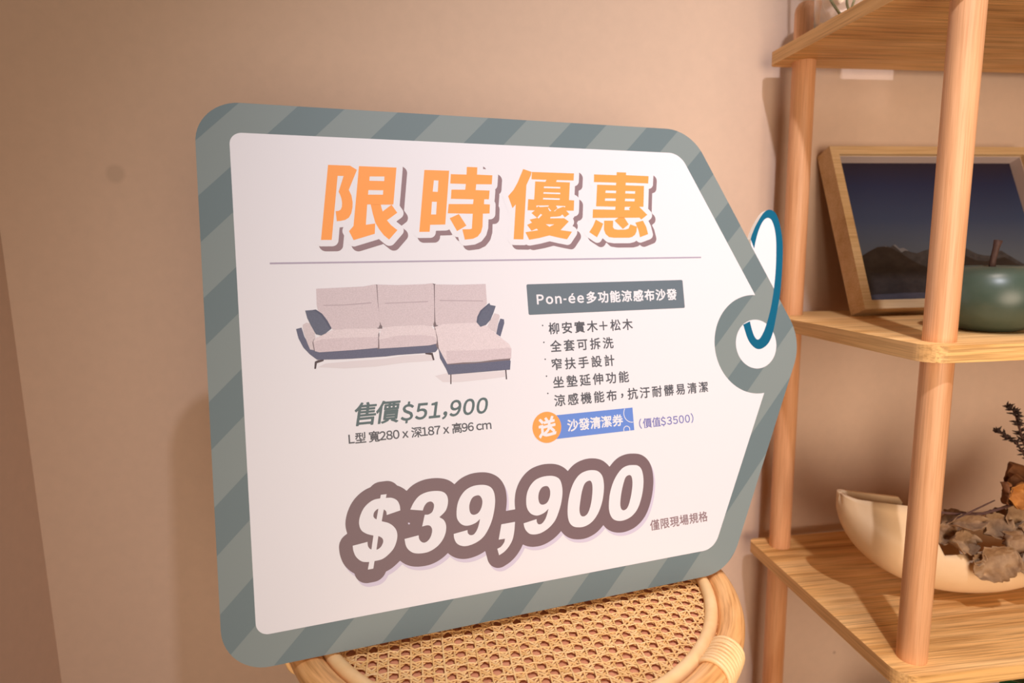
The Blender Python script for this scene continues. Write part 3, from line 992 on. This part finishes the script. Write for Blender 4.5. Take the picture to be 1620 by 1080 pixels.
flat('ribbon_ring_marks', [[clipped_arc(514.7, -81.0, 12.3, 0.5)], [clipped_arc(504.9, -102.3, 4.6, 0.5)]], 4, M_white)
lettering('coupon_lettering', '沙發清潔券', 419.3, -96.7, 500.4, -80.9, M_white, layer=4, bold=0.026)
flat('gift_disc', [[[(390.9 + 19.8 * math.cos(w), -87.9 + 19.8 * math.sin(w)) for w in np.linspace(0, 6.2832, 64, endpoint=False)]]], 5, M_orange)
lettering('gift_lettering', '送', 379.0, -101.5, 403.5, -76.5, M_white, layer=6, bold=0.036, slope=0.13, fit=False)
lettering('coupon_value_lettering', '(價值$3500)', 524.2, -103.8, 610.0, -89.6, M_violet, bold=0.012, latin_gap=0.13)
lettering('footnote_lettering', '僅限現場規格', 528.0, -240.4, 619.2, -226.2, M_mauve, bold=0.016)

# ------------------------------------------------------------------ framed picture on the middle shelf
FT, FW, FH, FD, FB = 0.405, 379.0, 287.0, 35.0, 14.5
fr = thing('framed_picture', 'light wood framed night mountain picture tilted back on the middle shelf', 'picture')
ux, uz = Vector((1, 0, 0)), Vector((0, math.sin(FT), math.cos(FT)))
uy = Vector((0, -math.cos(FT), math.sin(FT)))     # towards the viewer
fb = W(675.6, 918, -117.7)
fr.matrix_world = Matrix(((ux.x, uz.x, uy.x, fb.x), (ux.y, uz.y, uy.y, fb.y), (ux.z, uz.z, uy.z, fb.z + 0.0002), (0, 0, 0, 1)))
# moulding: four mitred lengths, each a part
prof = [(0, 0), (0, FD), (FB, FD), (FB + 0.5, FD * 0.16), (FB - 3, FD * 0.14), (FB - 3, 0)]    # (inset, depth)
cor = [(0, 0, 1, 1), (FW, 0, -1, 1), (FW, FH, -1, -1), (0, FH, 1, -1)]
for i in range(4):
    bm = bmesh.new()
    ends = []
    for c in (cor[i], cor[(i + 1) % 4]):
        ends.append([bm.verts.new(((c[0] + c[2] * q) * U, (c[1] + c[3] * q) * U, dd * U)) for q, dd in prof])
    n = len(prof)
    for q in range(n):
        bm.faces.new((ends[0][q], ends[0][(q + 1) % n], ends[1][(q + 1) % n], ends[1][q]))
    bm.faces.new(ends[0][::-1])
    bm.faces.new(ends[1])
    from_bm('frame_rail', bm, M_frame, fr)


def frame_poly(name, polys, depth, mats, idx=None):
    bm = bmesh.new()
    for q, l in enumerate(polys):
        vs = [bm.verts.new((x * U, y * U, (depth + 0.15 * q) * U)) for x, y in l]
        for t in tessellate_polygon([[Vector((x, y, 0)) for x, y in l]]):
            f = bm.faces.new([vs[i] for i in t])
            if idx:
                f.material_index = idx[q]
    for f in bm.faces:
        f.normal_update()
        if f.normal.z < 0:
            f.normal_flip()
    me = bpy.data.meshes.new(name)
    bm.to_mesh(me)
    bm.free()
    return link_obj(name, me, mats, fr)


M_liner = mat_plain('pale_liner', (0.62, 0.50, 0.47), 0.5, 0.3)
LI_ = FB - 1.0
for i in range(4):
    c0, c1 = cor[i], cor[(i + 1) % 4]
    bm = bmesh.new()
    vs = []
    for c in (c0, c1):
        for ins, dd in ((LI_, FD * 0.16), (LI_ + 1.8, FD * 0.16), (LI_ + 1.8, FD * 0.80), (LI_, FD * 0.80)):
            vs.append(bm.verts.new(((c[0] + c[2] * ins) * U, (c[1] + c[3] * ins) * U, dd * U)))
    for q in range(4):
        bm.faces.new((vs[q], vs[(q + 1) % 4], vs[4 + (q + 1) % 4], vs[4 + q]))
    bm.faces.new(vs[:4][::-1])
    bm.faces.new(vs[4:])
    from_bm('inner_liner', bm, M_liner, fr)

# printed scene: night sky, snowy ridge, dark mountains, pale shore
M_sky = mat_plain('printed_night_sky', (0.02, 0.03, 0.06), 0.45, 0.3)
nt, N, L, p = nodes_of(M_sky)
tc = N.new('ShaderNodeTexCoord')
sp_ = N.new('ShaderNodeSeparateXYZ')
mr = N.new('ShaderNodeMapRange')
mr.inputs['From Min'].default_value = 90 * U
mr.inputs['From Max'].default_value = 268 * U
cr = N.new('ShaderNodeValToRGB')
e = cr.color_ramp.elements
e[0].color = (0.105, 0.125, 0.165, 1)
e[1].color = (0.020, 0.014, 0.030, 1)
k_ = e.new(0.42)
k_.color = (0.042, 0.06, 0.125, 1)
k_ = e.new(0.78)
k_.color = (0.020, 0.028, 0.078, 1)
L.new(tc.outputs['Object'], sp_.inputs[0])
L.new(sp_.outputs['Y'], mr.inputs['Value'])
L.new(mr.outputs['Result'], cr.inputs['Fac'])
L.new(cr.outputs['Color'], p.inputs['Base Color'])
M_mount = mat_noise('printed_mountain', (0.028, 0.021, 0.019), (0.048, 0.037, 0.032), (60, 90, 60), 6, 0.45)
M_far = mat_noise('printed_far_ridge', (0.040, 0.036, 0.040), (0.075, 0.07, 0.075), (120, 120, 60), 6, 0.45)
M_snow = mat_plain('printed_snow', (0.20, 0.20, 0.23), 0.45)
M_shore = mat_noise('printed_shore', (0.055, 0.05, 0.06), (0.08, 0.072, 0.085), (60, 400, 60), 4, 0.45)
x0, x1, y0, y1 = 12, 367, 12, 275
pic = [[(x0, y0), (x1, y0), (x1, y1), (x0, y1)],
       [(x0, 90), (60, 104), (78, 113), (84, 117), (92, 115), (100, 119), (108, 112), (116, 113), (126, 106), (138, 103), (150, 107), (170, 112), (195, 117), (222, 117), (236, 108), (250, 100), (262, 97), (274, 96), (284, 99), (290, 104), (298, 105), (306, 99), (316, 92), (330, 82), (350, 74), (x1, 70), (x1, 30), (x0, 30)],
       [(80, 113), (84, 117), (88, 112)], [(98, 118), (102, 119), (108, 112), (116, 113), (124, 107), (117, 108), (110, 105), (104, 112)],
       [(x0, 86), (30, 96), (50, 107), (68, 115), (80, 116), (94, 113), (108, 104), (122, 93), (136, 84), (150, 78), (180, 84), (205, 94), (225, 98), (245, 88), (262, 86), (285, 90), (300, 93), (320, 80), (x1, 60), (x1, 30), (x0, 30)],
       [(x0, y0), (x1, y0), (x1, 33), (300, 36), (200, 32), (100, 34), (x0, 31)]]
frame_poly('picture_print', pic, FD * 0.2, [M_sky, M_far, M_snow, M_mount, M_shore], [0, 1, 2, 2, 3, 4])
bm = bmesh.new()
for x_, y_, z_ in [(a, b, c) for a in (10, FW - 10) for b in (10, FH - 10) for c in (2, FD * 0.17)]:
    bm.verts.new((x_ * U, y_ * U, z_ * U))
bmesh.ops.convex_hull(bm, input=bm.verts)
from_bm('backing_board', bm, mat_plain('hardboard', (0.22, 0.13, 0.07), 0.7), fr)

# ------------------------------------------------------------------ green ceramic apple
AX, AY = 734, 728
ap = thing('ceramic_apple', 'glossy dark green ceramic apple with brown stem on the middle shelf', 'ornament', W(AX, AY, -117.7))
A0 = Vector(ap.location)
bm = bmesh.new()
H_ = 85.0
prof = []
Rm = 64.0
for r, h in [(0, .02), (.42, .0), (.52, .012), (.66, .06), (.82, .17), (.93, .30), (.99, .46), (.995, .58), (.95, .74), (.85, .88), (.70, .965), (.55, .995), (.42, .99), (.28, .955), (.14, .905), (0, .88)]:
    prof.append((r * Rm * U, (-117.7 + h * H_) * U + HC))
lathe(bm, prof, (AX * U, AY * U), 48)
o = from_bm('apple_body', bm, mat_noise('green_glaze', (0.045, 0.070, 0.050), (0.058, 0.084, 0.062), (60, 60, 60), 4, 0.36, 0.5), ap, True, origin=A0)
sb = o.modifiers.new('smooth', 'SUBSURF')
sb.levels = sb.render_levels = 1
bm = bmesh.new()
tube(bm, [W(AX - 2, AY, -117.7 + 74), W(AX - 1, AY, -117.7 + 92), W(AX + 2, AY, -117.7 + 108), W(AX + 4, AY, -117.7 + 117)], [4.2 * U, 3.6 * U, 3.8 * U, 5.0 * U], 10)
from_bm('stem', bm, mat_noise('twig_brown', (0.05, 0.022, 0.016), (0.09, 0.045, 0.03), (300, 300, 100), 4, 0.7), ap, True, origin=A0)

# ------------------------------------------------------------------ boat-shaped bowl on the lower shelf
BX, BY, BL = 822.0, 792.0, 238.0
bw = W(BX, BY, -529.6)
bm = bmesh.new()
xs_ = sorted(set([-1 + 2 * i / 60 for i in range(61)] + [s * q for s in (-1, 1) for q in (.505, .49, .475, .46)] + [s * q for s in (-1, 1) for q in (.985, .993)]))
rows = []
NJ = 15


def sst(t):
    t = max(0.0, min(1.0, t))
    return t * t * (3 - 2 * t)


for q in xs_:
    dx = abs(q)
    zk = -529.4 + 168 * (1 - math.sqrt(max(0, 1 - dx * dx)))
    ztop = -361.4 - 44 * (1 - dx)
    ztop = max(ztop, zk + 0.5)
    zr = ztop - (ztop + 441) * sst((0.515 - dx) / 0.05)
    ztop = max(-361.4 - 44 * (1 - dx), zk + 0.5)
    zr = min(max(zr, zk + 0.4), ztop)
    Bw = 62 * math.sqrt(max(0.0, 1 - dx ** 2.4)) + 0.4
    rw = min(21.0, Bw)

    def wid(z):
        t = (z - zk) / (ztop - zk)
        if t < 0.5:
            return Bw * math.sqrt(max(0, 1 - (1 - 2 * t) ** 2))
        return Bw + (rw - Bw) * sst(2 * t - 1)
    row = []
    for s in (-1, 1):
        for j in range(NJ):
            f = j / (NJ - 1)
            f = f if s < 0 else 1 - f
            if s > 0 and j == 0:
                continue
            z = zr - (zr - zk) * math.sin(f * math.pi / 2) if s < 0 else zr - (zr - zk) * math.sin(f * math.pi / 2)
            row.append(bm.verts.new(W(BX + q * BL, BY + s * wid(z), z)))
    rows.append(row)
for A_, B_ in zip(rows[:-1], rows[1:]):
    for j in range(len(A_) - 1):
        bm.faces.new((A_[j], A_[j + 1], B_[j + 1], B_[j]))
bowl = from_bm('boat_bowl', bm, mat_noise('cream_ceramic', (0.76, 0.53, 0.32), (0.80, 0.57, 0.35), (25, 25, 25), 4, 0.5, 0.35), None, True, origin=bw)
sd = bowl.modifiers.new('wall', 'SOLIDIFY')
sd.thickness = 0.0045
sd.offset = -1
tag(bowl, 'cream crescent-shaped ceramic bowl holding dried leaves on the lower shelf', 'bowl')

# ------------------------------------------------------------------ dried leaves, flower and twigs in the bowl
M_leaf = mat_noise('dry_leaf', (0.19, 0.10, 0.05), (0.43, 0.27, 0.15), (45, 45, 45), 7, 0.75, 0.2, bump=0.5)
M_leaf_dark = mat_noise('dry_leaf_dark', (0.19, 0.10, 0.055), (0.40, 0.25, 0.14), (60, 60, 60), 7, 0.75, 0.2, bump=0.5)
M_petal = mat_noise('dry_petal', (0.32, 0.11, 0.025), (0.52, 0.22, 0.05), (70, 70, 70), 6, 0.7, 0.2, bump=0.4)
M_petal_dark = mat_noise('dry_petal_dark', (0.12, 0.045, 0.02), (0.26, 0.10, 0.035), (70, 70, 70), 6, 0.7, 0.2, bump=0.4)
M_twig = mat_noise('dry_twig', (0.06, 0.025, 0.02), (0.12, 0.055, 0.04), (300, 300, 300), 4, 0.7)
M_spike = mat_noise('dry_florets', (0.025, 0.014, 0.012), (0.06, 0.035, 0.028), (300, 300, 300), 4, 0.8)


def leaf_bm(bm, centre, ln, wd, axis, normal, seed, curl=0.5, crumple=0.25):
    ax = Vector(axis).normalized()
    nn = Vector(normal)
    nn = (nn - ax * nn.dot(ax)).normalized()
    sd_ = nn.cross(ax)
    NX, NY = 22, 14
    grid = []
    for i in range(NX + 1):
        t = i / NX
        w = wd * (math.sin(math.pi * min(1, t * 0.96 + 0.03)) ** 0.65)
        r_ = []
        for j in range(NY + 1):
            s = (j / NY - 0.5) * 2
            q = Vector((t * 3.1, s * 1.6, seed * 7.3))
            nz_ = noise.noise(q) * 0.7 + (0.5 - abs(noise.noise(q * 1.7))) * 0.6 + (0.4 - abs(noise.noise(q * 3.9 + Vector((5, 1, 2))))) * 0.45
            edge = 1 + 0.30 * noise.noise(Vector((t * 9, s, seed * 3.1)))
            c = Vector(centre) + ax * ((t - 0.5) * ln) + sd_ * (s * w * 0.5 * edge)
            c += nn * (curl * wd * 0.35 * s * s + crumple * wd * nz_ + 0.10 * ln * math.sin(t * 5 + seed) * 0.6)
            r_.append(bm.verts.new(W(*c)))
        grid.append(r_)
    for i in range(NX):
        for j in range(NY):
            bm.faces.new((grid[i][j], grid[i + 1][j], grid[i + 1][j + 1], grid[i][j + 1]))


def leaf(label, centre, ln, wd, axis, normal, seed, m, curl=0.5, crumple=0.25, name='dried_leaf', group='dried leaves in the bowl'):
    bm = bmesh.new()
    leaf_bm(bm, centre, ln, wd, axis, normal, seed, curl, crumple)
    o = from_bm(name, bm, m, None, True, origin=W(*centre))
    s = o.modifiers.new('thickness', 'SOLIDIFY')
    s.thickness = 0.0006
    tag(o, label, 'leaf', group)
    return o


LF = [
    ('long rolled brown dried leaf lying level under the twig, behind the post', (752, 750, -402), 66, 26, (1, .1, -.06), (0, -.8, .6), 1, 'd', 1.3, .22),
    ('rounded grey brown dried leaf in the middle of the heap, below the twig fork', (803, 752, -412), 46, 40, (.9, .1, .35), (-.1, -.8, .6), 2, 'l', .5, .2),
    ('folded tan dried leaf beside the post at the near end of the heap', (741, 745, -429), 42, 34, (.9, 0, -.2), (-.2, -.75, .6), 3, 'l', .9, .3),
    ('largest crumpled dried leaf hanging over the front lip of the bowl', (772, 721, -446), 62, 52, (.75, -.1, .6), (.1, -.9, .42), 4, 'l', .6, .24),
    ('creased brown dried leaf with a dark vein above the bowl lip', (806, 734, -430), 50, 38, (.5, .1, -.8), (.2, -.85, .5), 5, 'd', .8, .25),
    ('flat tan dried leaf draped on the outside of the bowl lip, farthest from the post', (836, 717, -453), 50, 40, (.9, -.05, .3), (.1, -.93, .35), 6, 'l', .3, .14),
    ('upright grey dried leaf leaning below the orange flower', (838, 756, -398), 44, 34, (.5, .1, .8), (-.2, -.9, .3), 7, 'l', .6, .2),
    ('narrow dark dried leaf pointing away from the heap under the grey upright leaf', (850, 745, -421), 50, 24, (.9, 0, -.4), (.1, -.8, .6), 8, 'd', .6, .25),
    ('small curled dried leaf scrap between the folded leaf and the bowl lip', (750, 722, -440), 20, 17, (.4, 0, .9), (-.3, -.9, .3), 9, 'l', .9, .2),
    ('dark dried leaf at the bottom of the heap next to the post', (730, 760, -418), 36, 26, (.4, .1, .8), (-.5, -.8, .3), 10, 'd', .7, .3),
    ('pale brown dried leaf lying deep inside the bowl behind the others', (790, 800, -428), 56, 40, (1, .2, .1), (0, -.3, .95), 11, 'd', .4, .25),
    ('shaded dried leaf deep in the bowl under the dark spiky sprig', (862, 790, -430), 60, 44, (1, -.2, .1), (0, -.4, .9), 12, 'd', .4, .25),
]
for lb, c, ln, wd, ax, nn, sdn, k, cu_, cm in LF:
    leaf(lb, c, ln, wd, ax, nn, sdn, M_leaf if k == 'l' else M_leaf_dark, cu_, cm)

fl = thing('dried_flower', 'orange brown dried flower on a long dark stem lying in the bowl', 'flower', W(840, 758, -385))
FL0 = Vector(fl.location)
for (c, ln, wd, ax, nn, sdn, m, cv) in [((826, 746, -360), 38, 34, (.25, 0, 1), (-.2, -1, .1), 21, M_petal, 1.0), ((848, 752, -364), 40, 34, (-.2, 0, 1), (.3, -1, .1), 22, M_petal, 1.0),
                                        ((803, 748, -358), 36, 22, (-.35, 0, 1), (.5, -.8, .1), 23, M_petal_dark, 1.2), ((838, 768, -358), 40, 34, (0, .1, 1), (0, -1, .2), 24, M_petal_dark, .8)]:
    bm = bmesh.new()
    leaf_bm(bm, c, ln, wd, ax, nn, sdn, cv, .16)
    o = from_bm('petal', bm, m, fl, True, origin=FL0)
    s = o.modifiers.new('thickness', 'SOLIDIFY')
    s.thickness = 0.0006
bm = bmesh.new()
tube(bm, [W(690, 752, -379), W(735, 750, -386), W(778, 748, -388), (W(806, 748, -382)), W(830, 750, -377)], [1.9 * U, 2.0 * U, 2.2 * U, 2.0 * U, 2.4 * U], 8)
from_bm('stem', bm, M_twig, fl, True, origin=FL0)
bm = bmesh.new()
tube(bm, [W(722, 742, -392), W(750, 742, -381), W(775, 742, -371), W(790, 744, -367)], [1.0 * U, 1.2 * U, 1.1 * U, .8 * U], 7)
o = from_bm('dried_twig', bm, M_twig, None, True, origin=W(750, 742, -381))
tag(o, 'thin dark dried twig slanting up over the long flower stem in the bowl', 'twig')

sg = thing('dried_sprig', 'dark spiky dried flower sprig rising above the bowl', 'sprig', W(865, 770, -430))
SG0 = Vector(sg.location)
br = [[(866, 770, -425), (872, 768, -360), (862, 766, -318), (838, 765, -292), (815, 764, -278), (797, 764, -270)],
      [(872, 768, -345), (862, 766, -315), (848, 764, -290), (836, 764, -262), (828, 764, -243), (815, 764, -236)],
      [(866, 766, -320), (874, 766, -285), (868, 766, -255), (872, 766, -230)]]
bm = bmesh.new()
for b in br:
    tube(bm, [W(*q) for q in b], [1.5 * U] * (len(b) - 2) + [1.0 * U, .6 * U], 7)
from_bm('stem', bm, M_twig, sg, True, origin=SG0)
bm = bmesh.new()
rg = random.Random(9)
for b in br:
    pts = [Vector(q) for q in b][2:]
    for i in range(len(pts) - 1):
        for k in range(26):
            c = pts[i].lerp(pts[i + 1], rg.random())
            d = Vector((rg.uniform(-1, 1), rg.uniform(-1, 1), rg.uniform(-.3, 1.2))).normalized()
            l_ = rg.uniform(5, 11)
            e_ = c + d * l_
            tube(bm, [W(*c), W(*(c + d * l_ * .5)), W(*e_)], [.7 * U, 1.5 * U, .35 * U], 5)
from_bm('florets', bm, M_spike, sg, True, origin=SG0)
leaf('big dark brown dried leaf standing upright under the spiky sprig', (862, 778, -372), 92, 60, (-.25, .1, 1), (-.3, -1, .1), 31, M_petal_dark, .7, .12)

# ------------------------------------------------------------------ glass vase with stems on the top shelf
VX, VY = 612, 880
va = W(VX, VY, 303.6)
bm = bmesh.new()
lathe(bm, [(0, va.z), (40 * U, va.z), (44 * U, va.z + 3 * U), (46 * U, va.z + 60 * U), (48 * U, va.z + 120 * U), (45.5 * U, va.z + 120 * U), (43.5 * U, va.z + 60 * U), (41 * U, va.z + 4 * U), (0, va.z + 3.5 * U)], (va.x, va.y), 40)
M_glass = mat_plain('clear_glass', (1, 1, 1), 0.02, 0.5)
nodes_of(M_glass)[3].inputs['Transmission Weight'].default_value = 1.0
nodes_of(M_glass)[3].inputs['IOR'].default_value = 1.45
o = from_bm('glass_vase', bm, M_glass, None, True, origin=va)
tag(o, 'clear glass vase of green stems standing on the top shelf', 'vase')
M_green = mat_noise('stem_green', (0.22, 0.24, 0.13), (0.32, 0.33, 0.19), (100, 100, 30), 3, 0.6)
STM = [('green plant stem in the glass vase, arching out beyond the shelf end', [(604, 880, 313), (588, 880, 335), (577, 880, 352), (576, 880, 400), (576, 880, 430), (572, 882, 520), (562, 884, 570)]),
       ('green plant stem in the glass vase, upright in its middle', [(612, 874, 313), (605, 874, 332), (604, 874, 360), (608, 874, 430), (616, 872, 540)]),
       ('green plant stem in the glass vase, leaning towards the middle of the shelf', [(618, 888, 313), (628, 890, 345), (636, 891, 400), (642, 892, 430), (680, 898, 520), (700, 900, 570)])]
for lb, pts in STM:
    t = thing('leafy_stem', lb, 'stem', W(*pts[0]), 'plant stems in the glass vase')
    bm = bmesh.new()
    tube(bm, [W(*q) for q in pts], 1.8 * U, 8)
    from_bm('stalk', bm, M_green, t, True, origin=t.location)
    for k in range(3):
        q = Vector(pts[-1]) * (0.3 + .35 * k) + Vector(pts[-2]) * (0.7 - .35 * k)
        bm = bmesh.new()
        leaf_bm(bm, q + Vector((20 * (-1) ** k, 0, 12)), 54, 24, ((-1) ** k, .2, .6), (0, -.6, .8), 40 + k, .3, .06)
        from_bm('leaf', bm, M_green, t, True, origin=t.location)

bm = bmesh.new()  # unseen box, added to cut short the light strip under the top board
prism(bm, [(x * U, y * U) for x, y in rounded([(792, 905, 6), (1385, 905, 6), (1385, 992, 6), (792, 992, 6)], 4)], 303.6 * U + HC, 372 * U + HC)
o = from_bm('light_blocker_box', bm, mat_noise('blocker_box_linen', (0.5, 0.42, 0.33), (0.58, 0.5, 0.4), (200, 200, 200), 4, 0.8), None, False, origin=W(1088, 948, 303.6))
tag(o, 'unseen long low box added on the top shelf to block light behind it', 'box')

# ------------------------------------------------------------------ potted plant on the lowest shelf
pp = thing('potted_plant', 'green leafy plant in a brown pot below the lower shelf', 'plant', W(835, 770, -941.0))
Q0 = Vector(pp.location)
bm = bmesh.new()
zz = Q0.z
lathe(bm, [(0, zz), (44 * U, zz), (48 * U, zz + 4 * U), (60 * U, zz + 110 * U), (60 * U, zz + 116 * U), (54 * U, zz + 116 * U), (52 * U, zz + 98 * U), (0, zz + 98 * U)], (Q0.x, Q0.y), 40)
from_bm('pot', bm, mat_noise('brown_pot', (0.22, 0.10, 0.045), (0.28, 0.13, 0.06), (40, 40, 40), 4, 0.5), pp, True, origin=Q0)
M_lf = mat_noise('plant_leaf', (0.015, 0.10, 0.04), (0.03, 0.17, 0.07), (60, 60, 60), 4, 0.4, 0.5)
for k in range(9):
    a = k * 2.4
    r = 22 + 6 * (k % 3)
    tip = Vector((835 + (r + 34) * math.cos(a), 770 + (r + 34) * math.sin(a) * .8, -690 + 22 * (k % 3)))
    bm = bmesh.new()
    tube(bm, [W(835, 770, -850), W(835 + r * .5 * math.cos(a), 770 + r * .5 * math.sin(a), -770), W(*tip)], [2.2 * U, 1.8 * U, 1.2 * U], 7)
    from_bm('stem', bm, M_green, pp, True, origin=Q0)
    bm = bmesh.new()
    leaf_bm(bm, tip + Vector((12 * math.cos(a), 12 * math.sin(a), 8)), 78, 44, (math.cos(a), math.sin(a), .3), (0, 0, 1), 60 + k, .3, .06)
    from_bm('leaf', bm, M_lf, pp, True, origin=Q0)
